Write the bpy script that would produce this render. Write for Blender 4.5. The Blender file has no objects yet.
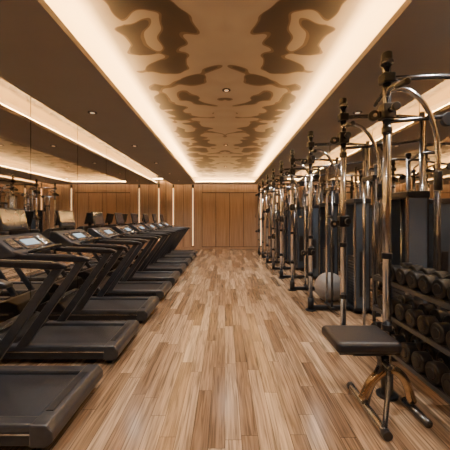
import bpy, bmesh, math, random
from mathutils import Vector, Matrix
random.seed(4)
scene = bpy.context.scene

# ------------------------------------------------------------------ materials
def newmat(name):
    m = bpy.data.materials.new(name); m.use_nodes = True
    nt = m.node_tree
    b = nt.nodes['Principled BSDF']
    return m, nt, b

def simple(name, col, rough=0.5, metal=0.0, var=0.12, scale=20, bump=0.0, coat=0.0, spec=0.5):
    m, nt, b = newmat(name)
    N = nt.nodes; L = nt.links
    tc = N.new('ShaderNodeTexCoord')
    no = N.new('ShaderNodeTexNoise'); no.inputs['Scale'].default_value = scale; no.inputs['Detail'].default_value = 3
    L.new(tc.outputs['Object'], no.inputs['Vector'])
    cr = N.new('ShaderNodeValToRGB')
    cr.color_ramp.elements[0].position = 0.3; cr.color_ramp.elements[1].position = 0.7
    cr.color_ramp.elements[0].color = tuple(c*(1-var) for c in col)+(1,)
    cr.color_ramp.elements[1].color = tuple(min(1, c*(1+var)) for c in col)+(1,)
    L.new(no.outputs['Fac'], cr.inputs['Fac']); L.new(cr.outputs['Color'], b.inputs['Base Color'])
    b.inputs['Roughness'].default_value = rough
    b.inputs['Metallic'].default_value = metal
    b.inputs['Coat Weight'].default_value = coat
    b.inputs['Specular IOR Level'].default_value = spec
    if bump > 0:
        n2 = N.new('ShaderNodeTexNoise'); n2.inputs['Scale'].default_value = scale*15
        L.new(tc.outputs['Object'], n2.inputs['Vector'])
        bp = N.new('ShaderNodeBump'); bp.inputs['Strength'].default_value = bump; bp.inputs['Distance'].default_value = 0.002
        L.new(n2.outputs['Fac'], bp.inputs['Height']); L.new(bp.outputs['Normal'], b.inputs['Normal'])
    return m

def emis(name, col, st):
    m, nt, b = newmat(name)
    b.inputs['Base Color'].default_value = (*col, 1)
    b.inputs['Emission Color'].default_value = (*col, 1)
    b.inputs['Emission Strength'].default_value = st
    return m

M_blk = simple('black_plastic', (0.013, 0.014, 0.018), 0.34, var=.2, spec=.4)
M_frame = simple('graphite_frame', (0.042, 0.047, 0.058), 0.32, metal=0.3)
M_belt = simple('rubber_belt', (0.020, 0.023, 0.031), 0.42, bump=.3, scale=30, spec=.4)
M_steel = simple('brushed_steel', (0.58, 0.61, 0.66), 0.17, metal=1.0, var=.08)
M_dsteel = simple('dark_steel', (0.13, 0.137, 0.155), 0.24, metal=.9, var=.1)
M_lea = simple('black_upholstery', (0.012, 0.013, 0.017), 0.36, bump=.4, scale=30, spec=.4)
M_bronze = simple('brass_tube', (0.50, 0.38, 0.25), 0.25, metal=1.0)
M_screen = simple('screen_glass', (0.03, 0.042, 0.06), 0.1, var=.2, coat=.5)
M_disp = emis('display_glow', (0.35, 0.5, 0.65), 0.4)
M_ball = simple('vinyl_ball', (0.24, 0.24, 0.25), 0.4, var=.06)
M_iron = simple('urethane_head', (0.006, 0.0065, 0.008), 0.34, var=.2, spec=.3)
M_plate = simple('stack_plate', (0.035, 0.038, 0.048), 0.35, metal=.4)
M_shroud = simple('smoked_shroud', (0.12, 0.16, 0.22), 0.22, metal=.4, var=.1, scale=3)
M_soffit = simple('taupe_plaster', (0.275, 0.243, 0.22), 0.6, var=.03, scale=2)
M_soffit_top = simple('cove_white', (0.85, 0.77, 0.62), 0.7, var=.03)
M_led = emis('led_strip', (1.0, 0.58, 0.22), 165)
M_wash = emis('wall_washer', (1.0, 0.70, 0.40), 60)
M_strip = emis('wall_led', (1.0, 0.62, 0.30), 1.7)
M_lamp = emis('downlight_lens', (1.0, 0.8, 0.55), .6)
M_seam = simple('dark_seam', (0.03, 0.024, 0.018), 0.6)

def mirror_mat():
    m, nt, b = newmat('mirror_glass'); N = nt.nodes; L = nt.links
    no = N.new('ShaderNodeTexNoise'); no.inputs['Scale'].default_value = 1.0
    cr = N.new('ShaderNodeValToRGB')
    cr.color_ramp.elements[0].color = (0.76, 0.73, 0.69, 1); cr.color_ramp.elements[1].color = (0.78, 0.75, 0.71, 1)
    L.new(no.outputs['Fac'], cr.inputs['Fac']); L.new(cr.outputs['Color'], b.inputs['Base Color'])
    b.inputs['Metallic'].default_value = 1; b.inputs['Roughness'].default_value = 0.02
    return m
M_mirror = mirror_mat()

def wood_wall():
    m, nt, b = newmat('wall_wood_veneer'); N = nt.nodes; L = nt.links
    tc = N.new('ShaderNodeTexCoord'); mp = N.new('ShaderNodeMapping')
    mp.inputs['Scale'].default_value = (30, 30, 0.8)
    L.new(tc.outputs['Object'], mp.inputs['Vector'])
    no = N.new('ShaderNodeTexNoise'); no.inputs['Scale'].default_value = 1; no.inputs['Detail'].default_value = 5
    L.new(mp.outputs['Vector'], no.inputs['Vector'])
    cr = N.new('ShaderNodeValToRGB')
    cr.color_ramp.elements[0].position = .3; cr.color_ramp.elements[1].position = .7
    cr.color_ramp.elements[0].color = (0.34, 0.225, 0.15, 1); cr.color_ramp.elements[1].color = (0.52, 0.375, 0.27, 1)
    L.new(no.outputs['Fac'], cr.inputs['Fac']); L.new(cr.outputs['Color'], b.inputs['Base Color'])
    b.inputs['Roughness'].default_value = .45
    return m
M_wood = wood_wall()

def floor_mat():
    m, nt, b = newmat('plank_floor'); N = nt.nodes; L = nt.links
    def math_(op, a, bb=None):
        n = N.new('ShaderNodeMath'); n.operation = op
        for i, v in enumerate((a, bb)):
            if v is None: continue
            if isinstance(v, (int, float)): n.inputs[i].default_value = v
            else: L.new(v, n.inputs[i])
        return n.outputs[0]
    g = N.new('ShaderNodeNewGeometry'); s = N.new('ShaderNodeSeparateXYZ')
    L.new(g.outputs['Position'], s.inputs[0])
    W, LEN = 0.112, 1.05
    xr = math_('DIVIDE', s.outputs['X'], W)
    row = math_('FLOOR', xr)
    wn = N.new('ShaderNodeTexWhiteNoise'); wn.noise_dimensions = '1D'; L.new(row, wn.inputs['W'])
    yy = math_('ADD', math_('DIVIDE', s.outputs['Y'], LEN), math_('MULTIPLY', wn.outputs['Value'], 7.0))
    col = math_('FLOOR', yy)
    cmb = N.new('ShaderNodeCombineXYZ'); L.new(row, cmb.inputs[0]); L.new(col, cmb.inputs[1])
    w2 = N.new('ShaderNodeTexWhiteNoise'); w2.noise_dimensions = '3D'; L.new(cmb.outputs[0], w2.inputs['Vector'])
    cr = N.new('ShaderNodeValToRGB')
    e = cr.color_ramp.elements
    e[0].position = 0; e[0].color = (0.20, 0.124, 0.074, 1)
    e[1].position = 1; e[1].color = (0.53, 0.385, 0.255, 1)
    x = e.new(.35); x.color = (0.31, 0.202, 0.125, 1)
    x = e.new(.7); x.color = (0.42, 0.288, 0.184, 1)
    L.new(w2.outputs['Value'], cr.inputs['Fac'])
    c2 = N.new('ShaderNodeCombineXYZ')
    L.new(math_('MULTIPLY', s.outputs['X'], 52), c2.inputs[0])
    L.new(math_('MULTIPLY', s.outputs['Y'], 1.8), c2.inputs[1])
    L.new(math_('MULTIPLY', w2.outputs['Value'], 37), c2.inputs[2])
    no = N.new('ShaderNodeTexNoise'); no.inputs['Scale'].default_value = 1; no.inputs['Detail'].default_value = 6
    no.inputs['Distortion'].default_value = .9
    L.new(c2.outputs[0], no.inputs['Vector'])
    gr = N.new('ShaderNodeMapRange'); gr.inputs[1].default_value = .34; gr.inputs[2].default_value = .64
    gr.inputs[3].default_value = .42; gr.inputs[4].default_value = 1.25
    L.new(no.outputs['Fac'], gr.inputs[0])
    mul = N.new('ShaderNodeVectorMath'); mul.operation = 'SCALE'
    L.new(cr.outputs['Color'], mul.inputs[0]); L.new(gr.outputs[0], mul.inputs['Scale'])
    fx = math_('FRACT', xr); fy = math_('FRACT', yy)
    ex = math_('MINIMUM', fx, math_('SUBTRACT', 1, fx))
    ey = math_('MINIMUM', fy, math_('SUBTRACT', 1, fy))
    gap = math_('MINIMUM', math_('GREATER_THAN', ex, .02), math_('GREATER_THAN', ey, .0022))
    gs = math_('ADD', math_('MULTIPLY', gap, .65), .35)
    m2 = N.new('ShaderNodeVectorMath'); m2.operation = 'SCALE'
    L.new(mul.outputs[0], m2.inputs[0]); L.new(gs, m2.inputs['Scale'])
    L.new(m2.outputs[0], b.inputs['Base Color'])
    b.inputs['Roughness'].default_value = .2
    bp = N.new('ShaderNodeBump'); bp.inputs['Strength'].default_value = .2; bp.inputs['Distance'].default_value = .003
    L.new(gap, bp.inputs['Height']); L.new(bp.outputs['Normal'], b.inputs['Normal'])
    return m
M_floor = floor_mat()

def ceil_mat():
    m, nt, b = newmat('tray_ceiling_mural'); N = nt.nodes; L = nt.links
    g = N.new('ShaderNodeNewGeometry'); s = N.new('ShaderNodeSeparateXYZ')
    L.new(g.outputs['Position'], s.inputs[0])
    ab = N.new('ShaderNodeMath'); ab.operation = 'ABSOLUTE'; L.new(s.outputs['X'], ab.inputs[0])
    c = N.new('ShaderNodeCombineXYZ')
    L.new(ab.outputs[0], c.inputs[0])
    L.new(s.outputs['Y'], c.inputs[1])
    mp = N.new('ShaderNodeMapping'); mp.inputs['Scale'].default_value = (1.9, 2.1, 1); mp.inputs['Location'].default_value = (7.3, 4.2, 0)
    L.new(c.outputs[0], mp.inputs[0])
    no = N.new('ShaderNodeTexNoise'); no.inputs['Scale'].default_value = 1.4; no.inputs['Detail'].default_value = .2
    no.inputs['Distortion'].default_value = .75
    L.new(mp.outputs[0], no.inputs['Vector'])
    mr = N.new('ShaderNodeValToRGB')
    e = mr.color_ramp.elements
    e[0].position = .0; e[0].color = (.31,)*3+(1,)
    e[1].position = 1.; e[1].color = (.55,)*3+(1,)
    x = e.new(.12); x.color = (.37,)*3+(1,)
    x = e.new(.21); x.color = (.545,)*3+(1,)
    x = e.new(.36); x.color = (.565,)*3+(1,)
    x = e.new(.42); x.color = (.3,)*3+(1,)
    x = e.new(.50); x.color = (.0,)*3+(1,)
    x = e.new(.85); x.color = (.0,)*3+(1,)
    x = e.new(.96); x.color = (.55,)*3+(1,)
    d = N.new('ShaderNodeMath'); d.operation = 'DIVIDE'; d.inputs[1].default_value = 2.6
    L.new(ab.outputs[0], d.inputs[0]); L.new(d.outputs[0], mr.inputs['Fac'])
    ad = N.new('ShaderNodeMath'); ad.operation = 'ADD'
    L.new(no.outputs['Fac'], ad.inputs[0]); L.new(mr.outputs['Color'], ad.inputs[1])
    sb = N.new('ShaderNodeMath'); sb.operation = 'SUBTRACT'; sb.inputs[1].default_value = .5
    L.new(ad.outputs[0], sb.inputs[0])
    cr = N.new('ShaderNodeValToRGB'); cr.color_ramp.interpolation = 'LINEAR'
    e = cr.color_ramp.elements
    e[0].position = .0; e[0].color = (0.33, 0.285, 0.25, 1)
    e[1].position = .70; e[1].color = (0.025, 0.015, 0.010, 1)
    x = e.new(.499); x.color = (0.28, 0.235, 0.20, 1)
    x = e.new(.500); x.color = (0.115, 0.073, 0.047, 1)
    x = e.new(.535); x.color = (0.10, 0.062, 0.038, 1)
    x = e.new(.536); x.color = (0.036, 0.021, 0.013, 1)
    L.new(sb.outputs[0], cr.inputs['Fac'])
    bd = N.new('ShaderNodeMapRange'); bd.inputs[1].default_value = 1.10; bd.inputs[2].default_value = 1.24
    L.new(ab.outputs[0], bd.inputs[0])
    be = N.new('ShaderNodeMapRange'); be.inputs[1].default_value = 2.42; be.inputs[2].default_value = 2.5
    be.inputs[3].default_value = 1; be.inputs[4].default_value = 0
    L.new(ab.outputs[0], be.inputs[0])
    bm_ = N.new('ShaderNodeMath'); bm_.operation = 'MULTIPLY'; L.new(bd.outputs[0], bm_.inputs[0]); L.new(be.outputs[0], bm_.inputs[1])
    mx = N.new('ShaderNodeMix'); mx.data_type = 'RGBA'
    L.new(bm_.outputs[0], mx.inputs[0]); L.new(cr.outputs['Color'], mx.inputs[6]); mx.inputs[7].default_value = (.78, .67, .46, 1)  # cream border beside the coves: LED glow strengthened in the ceiling colour
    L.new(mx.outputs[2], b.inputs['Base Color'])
    b.inputs['Roughness'].default_value = .38
    return m
M_ceil = ceil_mat()

# ------------------------------------------------------------------ mesh builder
class B:
    def __init__(s, name):
        s.bm = bmesh.new(); s.name = name; s.mats = []
    def mi(s, m):
        if m not in s.mats: s.mats.append(m)
        return s.mats.index(m)
    def _merge(s, t, m, smooth=False):
        i = s.mi(m)
        for f in t.faces:
            f.material_index = i; f.smooth = smooth
        me = bpy.data.meshes.new('t'); t.to_mesh(me); t.free()
        s.bm.from_mesh(me); bpy.data.meshes.remove(me)
    def box(s, c, size, m, bev=0.0, rot=None, seg=2):
        t = bmesh.new(); bmesh.ops.create_cube(t, size=1)
        bmesh.ops.scale(t, vec=Vector(size), verts=t.verts)
        if bev > 0: bmesh.ops.bevel(t, geom=t.edges[:], offset=bev, segments=seg, affect='EDGES', profile=.5)
        if rot: bmesh.ops.rotate(t, verts=t.verts, cent=(0, 0, 0), matrix=Matrix.Rotation(rot[1], 3, rot[0]))
        bmesh.ops.translate(t, verts=t.verts, vec=Vector(c))
        s._merge(t, m)
    def cyl(s, p0, p1, r, m, n=20, r2=None, bev=0):
        p0 = Vector(p0); p1 = Vector(p1); d = p1-p0
        t = bmesh.new()
        bmesh.ops.create_cone(t, cap_ends=True, segments=n, radius1=r, radius2=r if r2 is None else r2, depth=d.length)
        if bev > 0:
            ed = [e for e in t.edges if abs(e.verts[0].co.z-e.verts[1].co.z) < 1e-6]
            bmesh.ops.bevel(t, geom=ed, offset=bev, segments=3, affect='EDGES', profile=.5)
        q = d.to_track_quat('Z', 'Y').to_matrix()
        bmesh.ops.rotate(t, verts=t.verts, cent=(0, 0, 0), matrix=q)
        bmesh.ops.translate(t, verts=t.verts, vec=(p0+p1)/2)
        i = s.mi(m)
        for f in t.faces:
            f.material_index = i; f.smooth = len(f.verts) <= 4 and n > 8
        me = bpy.data.meshes.new('t'); t.to_mesh(me); t.free(); s.bm.from_mesh(me); bpy.data.meshes.remove(me)
    def tube(s, pts, r, m, n=12, sub=6):
        P = [Vector(p) for p in pts]
        if len(P) > 2 and sub > 1:
            Q = []
            E = [P[0]*2-P[1]]+P+[P[-1]*2-P[-2]]
            for i in range(1, len(E)-2):
                for k in range(sub):
                    u = k/sub; a, b_, c, d = E[i-1], E[i], E[i+1], E[i+2]
                    Q.append(.5*((2*b_)+(c-a)*u+(2*a-5*b_+4*c-d)*u*u+(3*b_-a-3*c+d)*u**3))
            Q.append(P[-1]); P = Q
        t = bmesh.new(); rings = []
        up = Vector((0, 1, 0.01)).normalized()
        for i, p in enumerate(P):
            tg = (P[min(i+1, len(P)-1)]-P[max(i-1, 0)]).normalized()
            a = tg.cross(up)
            if a.length < 1e-3: a = tg.cross(Vector((1, 0, 0)))
            a.normalize(); b_ = tg.cross(a).normalized(); up2 = -b_
            up = up2 if abs(up2.dot(tg)) < .9 else up
            rings.append([t.verts.new(p+r*(math.cos(2*math.pi*k/n)*a+math.sin(2*math.pi*k/n)*b_)) for k in range(n)])
        for i in range(len(rings)-1):
            for k in range(n):
                t.faces.new((rings[i][k], rings[i][(k+1) % n], rings[i+1][(k+1) % n], rings[i+1][k]))
        t.faces.new(rings[0][::-1]); t.faces.new(rings[-1])
        bmesh.ops.recalc_face_normals(t, faces=t.faces)
        s._merge(t, m, True)
    def prism(s, prof, y0, y1, m, bev=0.0, seg=2):
        t = bmesh.new()
        a = [t.verts.new((p[0], y0, p[1])) for p in prof]
        b_ = [t.verts.new((p[0], y1, p[1])) for p in prof]
        t.faces.new(a); t.faces.new(b_[::-1])
        n = len(prof)
        for i in range(n): t.faces.new((a[i], b_[i], b_[(i+1) % n], a[(i+1) % n]))
        bmesh.ops.recalc_face_normals(t, faces=t.faces)
        if bev > 0: bmesh.ops.bevel(t, geom=t.edges[:], offset=bev, segments=seg, affect='EDGES', profile=.5)
        s._merge(t, m)
    def sphere(s, c, r, m, n=32, sc=(1, 1, 1)):
        t = bmesh.new(); bmesh.ops.create_uvsphere(t, u_segments=n, v_segments=n//2, radius=r)
        bmesh.ops.scale(t, vec=sc, verts=t.verts)
        bmesh.ops.translate(t, verts=t.verts, vec=Vector(c)); s._merge(t, m, True)
    def mesh(s):
        me = bpy.data.meshes.new(s.name); s.bm.to_mesh(me); s.bm.free()
        for m in s.mats: me.materials.append(m)
        return me
    def obj(s, loc=(0, 0, 0)):
        return place(s.name, s.mesh(), loc)
def place(name, me, loc=(0, 0, 0), rz=0, parent=None):
    o = bpy.data.objects.new(name, me); o.location = loc; o.rotation_euler[2] = rz
    scene.collection.objects.link(o)
    if parent: o.parent = parent
    return o

# ------------------------------------------------------------------ room
WX, Y0, Y1 = 2.75, -2.5, 14.0
YS = 13.84          # soffit stops short of the back wall: wall-wash slot
ZC, ZS, LIP, OUT = 3.28, 3.0, 1.3, 2.42
b = B('floor'); b.box((0, (Y0+Y1)/2, -.05), (2*WX+.4, Y1-Y0+.4, .1), M_floor); b.obj()
b = B('ceiling'); b.box((0, (Y0+Y1)/2, ZC+.05), (2*WX+.4, Y1-Y0+.4, .1), M_ceil); b.obj()
TY0, TY1 = -1.5, 13.2
b = B('ceiling_soffit')
for sx in (-1, 1):
    b.box((sx*(LIP+OUT)/2, (Y0+YS)/2, ZS+.03), (OUT-LIP, YS-Y0, .06), M_soffit)
    b.box((sx*1.62, (TY0+TY1)/2, (ZS+ZC)/2+.03), (.02, TY1-TY0+.5, ZC-ZS-.06), M_soffit_top)
    b.box((sx*2.15, (Y0+YS)/2, (ZS+ZC)/2+.03), (.02, YS-Y0, ZC-ZS-.06), M_soffit_top)
b.box((0, (TY1+YS)/2, ZS+.03), (2*LIP, YS-TY1, .06), M_soffit)
b.box((0, (TY0+Y0)/2, ZS+.03), (2*LIP, TY0-Y0, .06), M_soffit)
b.box((0, TY1+.3, (ZS+ZC)/2+.03), (3.2, .02, ZC-ZS-.06), M_soffit_top)
b.obj()
b = B('cove_led_strip')
def ledrun(x0, y0, x1, y1, w=.03):
    n = max(1, int(max(abs(x1-x0), abs(y1-y0))/.6))
    for i in range(n):
        a, c = i/n, (i+.97)/n
        ax, ay = x0+(x1-x0)*a, y0+(y1-y0)*a; cx, cy = x0+(x1-x0)*c, y0+(y1-y0)*c
        if abs(x1-x0) > abs(y1-y0):
            b.box(((ax+cx)/2, ay, ZS+.07), (abs(cx-ax), w, .012), M_led)
        else:
            b.box((ax, (ay+cy)/2, ZS+.07), (w, abs(cy-ay), .012), M_led)
for sx in (-1, 1):
    ledrun(sx*(LIP+.06), TY0, sx*(LIP+.06), TY1)
    ledrun(sx*(OUT-.04), Y0+.1, sx*(OUT-.04), YS-.1)
ledrun(-LIP, TY1+.08, LIP, TY1+.08)
for i in range(8):
    b.box((-2.3+.657*i, Y1-.09, ZC-.012), (.62, .03, .012), M_wash)
b.obj()

for nm, sx in (('left', -1), ('right', 1)):
    b = B('wall_'+nm); b.box((sx*(WX+.08), (Y0+Y1)/2, ZC/2), (.1, Y1-Y0+.2, ZC), M_seam); b.obj()
    b = B('wall_mirror')
    y = Y0
    while y < Y1-.01:
        ye = min(y+1.35, Y1)
        b.box((sx*(WX+.015), (y+ye)/2, (.1+ZC)/2), (.026, ye-y-.014, ZC-.1), M_mirror)
        y = ye
    b.obj()
    b = B('baseboard_'+nm); b.box((sx*(WX+.005), (Y0+Y1)/2, .045), (.05, Y1-Y0, .09), M_wood, .004); b.obj()
b = B('wall_back'); b.box((0, Y1+.08, ZC/2), (2*WX+.2, .1, ZC), M_seam); b.obj()
b = B('wall_front'); b.box((0, Y0-.08, ZC/2), (2*WX+.2, .1, ZC), M_wood); b.obj()
b = B('wood_wall_panelling')
def panel(x0, x1, z0=.1, z1=3.2, d=.04):
    b.box(((x0+x1)/2, Y1+.03-d/2, (z0+z1)/2), (x1-x0-.02, d, z1-z0), M_wood, .006)
for a, c in ((-2.75, -2.45), (-2.38, -1.95), (-1.95, -1.55), (-1.45, -1.07), (1.5, 1.62), (1.72, 2.1), (2.1, 2.4), (2.47, 2.75)):
    panel(a, c)
n = 4
for i in range(n):
    a = -1.07+2.57*i/n; c = -1.07+2.57*(i+1)/n
    panel(a, c, .12, 2.62, .03)
panel(-1.07, 1.5, 2.65, 3.2, .035)
b.obj()
b = B('baseboard_back'); b.box((0, Y1-.02, .05), (2*WX-.06, .04, .1), M_wood, .004); b.obj()
b = B('wall_light_strip')
for x in (-2.415, -1.5, 1.67, 2.435):
    b.box((x, Y1+.012, 1.5), (.05, .02, 2.7), M_strip)
b.obj()

# downlights
dl = []
b = B('recessed_downlight')
def downl(x, y, z, r=.045):
    b.cyl((x, y, z), (x, y, z-.008), r+.018, M_seam, 24)
    b.cyl((x, y, z-.007), (x, y, z-.012), r*.75, M_lamp, 24)
for y in (0.3, 2.3, 4.3, 6.3, 8.3, 10.3, 12.3):
    for x in (-1.9, 1.9):
        downl(x, y, ZS); dl.append((x, y, ZS-.03, 80))
for y in (1.0, 4.2, 7.4, 10.6):
    downl(.02, y, ZC, .04); dl.append((.02, y, ZC-.03, 120))
b.obj()
for i, (x, y, z, p) in enumerate(dl):
    l = bpy.data.lights.new('downlight_lamp', 'SPOT'); l.energy = p*1.6; l.color = (1, .90, .78)
    l.spot_size = math.radians(125); l.spot_blend = .9; l.shadow_soft_size = .06
    o = bpy.data.objects.new('downlight_lamp', l); o.location = (x, y, z); scene.collection.objects.link(o)

# ------------------------------------------------------------------ treadmill
def treadmill_mesh():
    b = B('treadmill')
    b.box((-.72, 0, .135), (1.36, .58, .05), M_belt, .012)
    for sy in (-1, 1):
        b.box((-.74, sy*.335, .15), (1.46, .10, .085), M_frame, .018)
        b.box((-.74, sy*.378, .105), (1.46, .02, .09), M_blk, .006)
        b.box((-.74, sy*.389, .135), (1.3, .006, .012), M_steel)
        for x in (-.1, -1.3):
            b.cyl((x, sy*.3, 0), (x, sy*.3, .08), .035, M_blk, 16)
        prof = [(-1.04, .16), (-.93, .16), (-.35, 1.0), (-.30, 1.07), (-.39, 1.07)]
        b.prism(prof, sy*.36-.024, sy*.36+.024, M_frame, .010)
        prof = [(-.27, 1.05), (-.27, 1.075), (-.34, 1.10), (-.95, 1.12), (-1.2, 1.2), (-1.2, 1.09), (-.9, 1.065), (-.36, 1.04)]
        b.prism(prof, sy*.36-.036, sy*.36+.036, M_blk, .010)
        b.box((-.66, sy*.36, 1.113), (.5, .05, .012), M_frame, .004, ('Y', .033))
    b.prism([(-.02, .05), (.02, .09), (.02, .15), (-.02, .195), (-.13, .195), (-.13, .05)], -.395, .395, M_frame, .012)
    b.box((-.08, 0, .198), (.05, .5, .004), M_blk)
    b.prism([(-1.12, .06), (-1.12, .2), (-1.2, .29), (-1.36, .33), (-1.5, .27), (-1.54, .16), (-1.54, .05)], -.385, .385, M_blk, .02, 3)
    b.box((-1.25, 0, .325), (.04, .6, .008), M_steel, 0, ('Y', .25))
    b.prism([(-1.02, 1.09), (-1.0, 1.12), (-1.26, 1.30), (-1.34, 1.30), (-1.38, 1.12), (-1.2, 1.06)], -.40, .40, M_frame, .015)
    ang = math.atan2(.18, .26)
    b.box((-1.125, 0, 1.213), (.20, .34, .01), M_screen, .002, ('Y', ang))
    for sy in (-1, 1):
        b.box((-1.125, sy*.27, 1.213), (.16, .12, .012), M_dsteel, .003, ('Y', ang))
        for k in range(3):
            b.box((-1.075-.05*k, sy*.27, 1.187+.035*k), (.02, .08, .014), M_steel, .003, ('Y', ang))
    b.box((-1.12, 0, 1.218), (.10, .24, .013), M_disp, 0, ('Y', ang))
    b.tube([(-1.0, -.2, 1.12), (-.88, -.2, 1.16), (-.86, 0, 1.17), (-.88, .2, 1.16), (-1.0, .2, 1.12)], .018, M_dsteel)
    b.box((-1.31, 0, 1.33), (.03, .12, .12), M_blk, .005)
    b.box((-1.32, 0, 1.47), (.035, .44, .26), M_blk, .012, ('Y', -.22))
    b.box((-1.301, 0, 1.474), (.004, .40, .22), M_screen, 0, ('Y', -.22))
    return b.mesh()
tm = treadmill_mesh()
for i in range(9):
    place('treadmill', tm, (-1.1, 2.27+1.15*i, 0))

# ------------------------------------------------------------------ cable machines
def front_post(b, H=2.88, x=0, y=0):
    b.cyl((x, y, 0), (x, y, .02), .085, M_blk, 24, bev=.004)
    b.cyl((x, y, .02), (x, y, .2), .048, M_blk, 20)
    b.cyl((x, y, .2), (x, y, H-.08), .033, M_steel, 24)
    b.cyl((x, y, H-.1), (x, y, H-.07), .05, M_dsteel, 24, bev=.004)
    b.cyl((x, y, H-.07), (x, y, H), .042, M_blk, 24, bev=.01)
    for z in (.55, 1.15, 2.2):
        b.cyl((x, y, z), (x, y, z+.05), .042, M_blk, 20, bev=.004)

def carriage(b, z, x=0, y=0):
    b.box((x, y, z), (.11, .11, .13), M_blk, .012)
    b.cyl((x-.0, y-.055, z), (x, y-.12, z), .022, M_dsteel, 16)
    b.cyl((x, y-.12, z), (x, y-.15, z), .034, M_blk, 16, bev=.005)
    b.box((x-.07, y, z-.02), (.08, .03, .05), M_dsteel, .006)
    b.cyl((x-.11, y-.018, z-.03), (x-.11, y+.018, z-.03), .045, M_blk, 24, bev=.006)
    b.cyl((x-.11, y-.024, z-.03), (x-.11, y+.024, z-.03), .016, M_steel, 16)

def arms(b, xr=.9):
    b.tube([(0, 0, 2.66), (xr*.5, 0, 2.68), (xr, 0, 2.66)], .022, M_dsteel)
    b.box((0, 0, 2.66), (.1, .1, .08), M_blk, .01)
    b.tube([(0, 0, 2.56), (.16, -.0, 2.57), (.30, -.02, 2.44), (.39, -.03, 2.2), (.41, -.03, 1.85)], .020, M_steel)
    b.cyl((.41, -.03, 1.72), (.41, -.03, 1.88), .032, M_blk, 16, bev=.006)
    b.tube([(0, 0, 2.50), (-.04, -.12, 2.53), (-.03, -.26, 2.50)], .018, M_dsteel)
    b.cyl((-.03, -.2, 2.51), (-.03, -.34, 2.49), .025, M_blk, 14, bev=.005)
    b.tube([(xr, 0, 2.4), (xr*.6, 0, 2.35), (.0, 0, 2.3)], .018, M_dsteel)
    b.cyl((xr*.55, -.02, 2.32), (xr*.55, .02, 2.32), .06, M_blk, 24, bev=.006)

def cable_mesh(v):
    b = B('cable_machine')
    front_post(b)
    carriage(b, 2.42)
    carriage(b, [1.45, 0.95, 1.7][v % 3])
    arms(b)
    for y in (-.26, .26):
        b.cyl((.92, y, .02), (.92, y, 2.25), .026, M_dsteel, 18)
        b.cyl((.92, y, 2.25), (.92, y, 2.30), .035, M_blk, 18, bev=.008)
        b.cyl((.92, y, 0), (.92, y, .03), .06, M_blk, 18)
    b.cyl((.92, 0, .02), (.92, 0, 2.72), .03, M_steel, 18)
    b.tube([(.92, -.26, 2.2), (.92, 0, 2.24), (.92, .26, 2.2)], .02, M_dsteel)
    b.cyl((.30, .12, .06), (.30, .12, 2.35), .018, M_steel, 16)
    b.cyl((.30, -.12, .06), (.30, -.12, 1.95), .018, M_dsteel, 16)
    b.box((.30, 0, 1.95), (.05, .3, .05), M_blk, .008)
    b.box((.30, 0, .07), (.06, .36, .04), M_blk, .008)
    b.box((.46, 0, .045), (.95, .08, .06), M_blk, .01)
    b.box((.92, 0, .03), (.09, .66, .06), M_blk, .01)
    b.box((.74, 0, .07), (.26, .42, .05), M_blk, .01)
    b.box((.74, 0, 1.75), (.26, .44, .08), M_blk, .015)
    for y in (-.2, .2):
        b.box((.74, y, .91), (.20, .015, 1.64), M_shroud, .004)
        b.box((.625, y, .91), (.025, .03, 1.64), M_steel, .005)
        b.box((.848, y, .91), (.02, .03, 1.64), M_blk, .005)
    b.box((.85, 0, .91), (.015, .4, 1.6), M_shroud, .003)
    b.box((.74, -.212, .62), (.10, .008, .7), M_plate, .003)
    for y in (-.09, .09):
        b.cyl((.73, y, .09), (.73, y, 1.72), .011, M_steel, 12)
    for k in range(17):
        b.box((.73, 0, .13+.045*k), (.14, .33, .038), M_plate, .004)
    b.cyl((.73, 0, .88), (.73, 0, 1.72), .006, M_blk, 8)
    b.cyl((-.155, 0, 2.38), (-.155, 0, 1.62), .004, M_blk, 8)
    b.tube([(-.155, -.05, 1.5), (-.155, -.03, 1.57), (-.155, 0, 1.62), (-.155, .03, 1.57), (-.155, .05, 1.5)], .006, M_blk, 8)
    b.cyl((-.155, -.065, 1.5), (-.155, .065, 1.5), .016, M_blk, 14, bev=.004)
    return b.mesh()
cms = [cable_mesh(v) for v in range(3)]
for i, y in enumerate((3.5, 4.83, 6.15, 7.35, 8.55, 9.75, 10.95, 12.15)):
    place('cable_machine', cms[i % 3], (1.38, y, 0))

b = B('pull_up_rig')
front_post(b)
carriage(b, 2.38); arms(b, .93)
b.cyl((.93, 0, .02), (.93, 0, 2.72), .03, M_steel, 20)
b.cyl((.93, 0, 0), (.93, 0, .03), .07, M_blk, 20)
b.tube([(0, 0, 2.62), (.15, .3, 2.7), (.2, .6, 2.66)], .018, M_dsteel)
b.tube([(.93, 0, 2.62), (.8, -.2, 2.66), (.6, -.4, 2.62), (.45, -.45, 2.45)], .02, M_steel)
b.cyl((.93, -.16, 1.95), (.93, .16, 1.95), .03, M_blk, 16)
b.obj((1.36, 2.52, 0))

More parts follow.
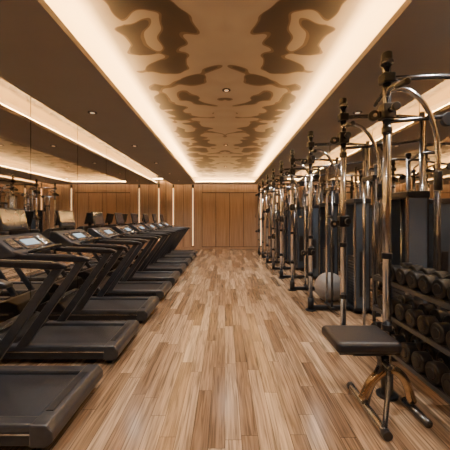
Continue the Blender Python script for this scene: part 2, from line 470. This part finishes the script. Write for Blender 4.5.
# ------------------------------------------------------------------ dumbbell rack + dumbbells
RX, RY0, RY1 = 1.48, 1.75, 3.16
b = B('dumbbell_rack')
tiers = [(.90, 0.03), (.58, .02), (.27, 0.0)]
for y in (RY0+.02, RY1-.02):
    b.box((RX+.52, y, .5), (.07, .06, 1.0), M_frame, .01)
    b.box((RX+.36, y, .03), (.38, .06, .06), M_frame, .01)
    for z, dx in tiers:
        b.prism([(RX+dx+.06, z-.065), (RX+.5, z-.09), (RX+.5, z-.02), (RX+dx+.06, z-.025)], y-.02, y+.02, M_frame, .006)
for z, dx in tiers:
    for x in (RX+dx+.09, RX+dx+.29):
        b.box((x, (RY0+RY1)/2, z-.015), (.045, RY1-RY0, .03), M_blk, .006)
    b.box((RX+dx+.06, (RY0+RY1)/2, z-.03), (.012, RY1-RY0, .04), M_frame, .003)
b.obj()
def db_mesh(r):
    b = B('dumbbell')
    for sx in (-1, 1):
        b.cyl((sx*.055, 0, 0), (sx*.15, 0, 0), r, M_iron, 28, bev=.014)
        b.cyl((sx*.15, 0, 0), (sx*.154, 0, 0), r*.55, M_dsteel, 28)
        b.cyl((sx*.154, 0, 0), (sx*.157, 0, 0), r*.47, M_iron, 24)
        b.cyl((sx*.045, 0, 0), (sx*.058, 0, 0), .03, M_steel, 20)
    b.cyl((-.05, 0, 0), (.05, 0, 0), .016, M_steel, 16)
    return b.mesh()
for (z, dx), r, st in zip(tiers, (.074, .074, .079), (.158, .158, .170)):
    me = db_mesh(r)
    k = 0
    while RY0+.12+st*k < RY1-.08:
        place('dumbbell', me, (RX+dx+.19, RY0+.12+st*k, z+r+.001)); k += 1

# ------------------------------------------------------------------ bench
b = B('weight_bench')
b.box((1.03, 2.31, .565), (.47, .38, .085), M_lea, .034, seg=4)
b.box((1.03, 2.31, .515), (.40, .28, .03), M_blk, .005)
b.box((1.10, 2.31, .47), (.26, .07, .06), M_frame, .01)
b.tube([(1.08, 2.31, .06), (1.12, 2.31, .2), (1.2, 2.31, .36), (1.17, 2.31, .48)], .028, M_dsteel)
b.tube([(1.06, 2.31, .10), (1.14, 2.31, .25), (1.27, 2.31, .33), (1.38, 2.31, .25), (1.44, 2.31, .08)], .034, M_bronze)
b.tube([(1.09, 2.02, .035), (1.08, 2.31, .05), (1.09, 2.6, .035)], .030, M_steel)
b.cyl((1.09, 2.0, .033), (1.09, 2.05, .033), .033, M_blk, 20, bev=.005)
b.cyl((1.09, 2.57, .033), (1.09, 2.62, .033), .033, M_blk, 20, bev=.005)
b.tube([(1.44, 2.12, .035), (1.44, 2.40, .035)], .03, M_dsteel, sub=1)
b.tube([(1.09, 2.05, .05), (1.2, 2.2, .3), (1.22, 2.27, .45)], .018, M_dsteel)
b.cyl((1.18, 2.22, .42), (1.18, 2.14, .42), .018, M_blk, 14, bev=.004)
b.obj()

b = B('stability_ball')
b.sphere((0, 0, .255), .255, M_ball, 40)
for k in (-.12, 0, .12):
    rr = math.sqrt(.255**2-k*k)+.0005
    t = [(rr*math.cos(a*math.pi/16), rr*math.sin(a*math.pi/16), .255+k) for a in range(33)]
    b.tube(t, .003, M_ball, 6, sub=1)
b.obj((1.86, 5.35, 0))

# ------------------------------------------------------------------ world, camera
w = bpy.data.worlds.new('world'); scene.world = w; w.use_nodes = True
w.node_tree.nodes['Background'].inputs[0].default_value = (1, .85, .7, 1)
w.node_tree.nodes['Background'].inputs[1].default_value = .3
cam = bpy.data.cameras.new('camera'); cam.sensor_width = 36; cam.lens = 24
cam.shift_y = -8/450; cam.clip_start = .05
co = bpy.data.objects.new('camera', cam); co.location = (0, 0, 1.5); co.rotation_euler = (math.radians(90), 0, 0)
scene.collection.objects.link(co); scene.camera = co
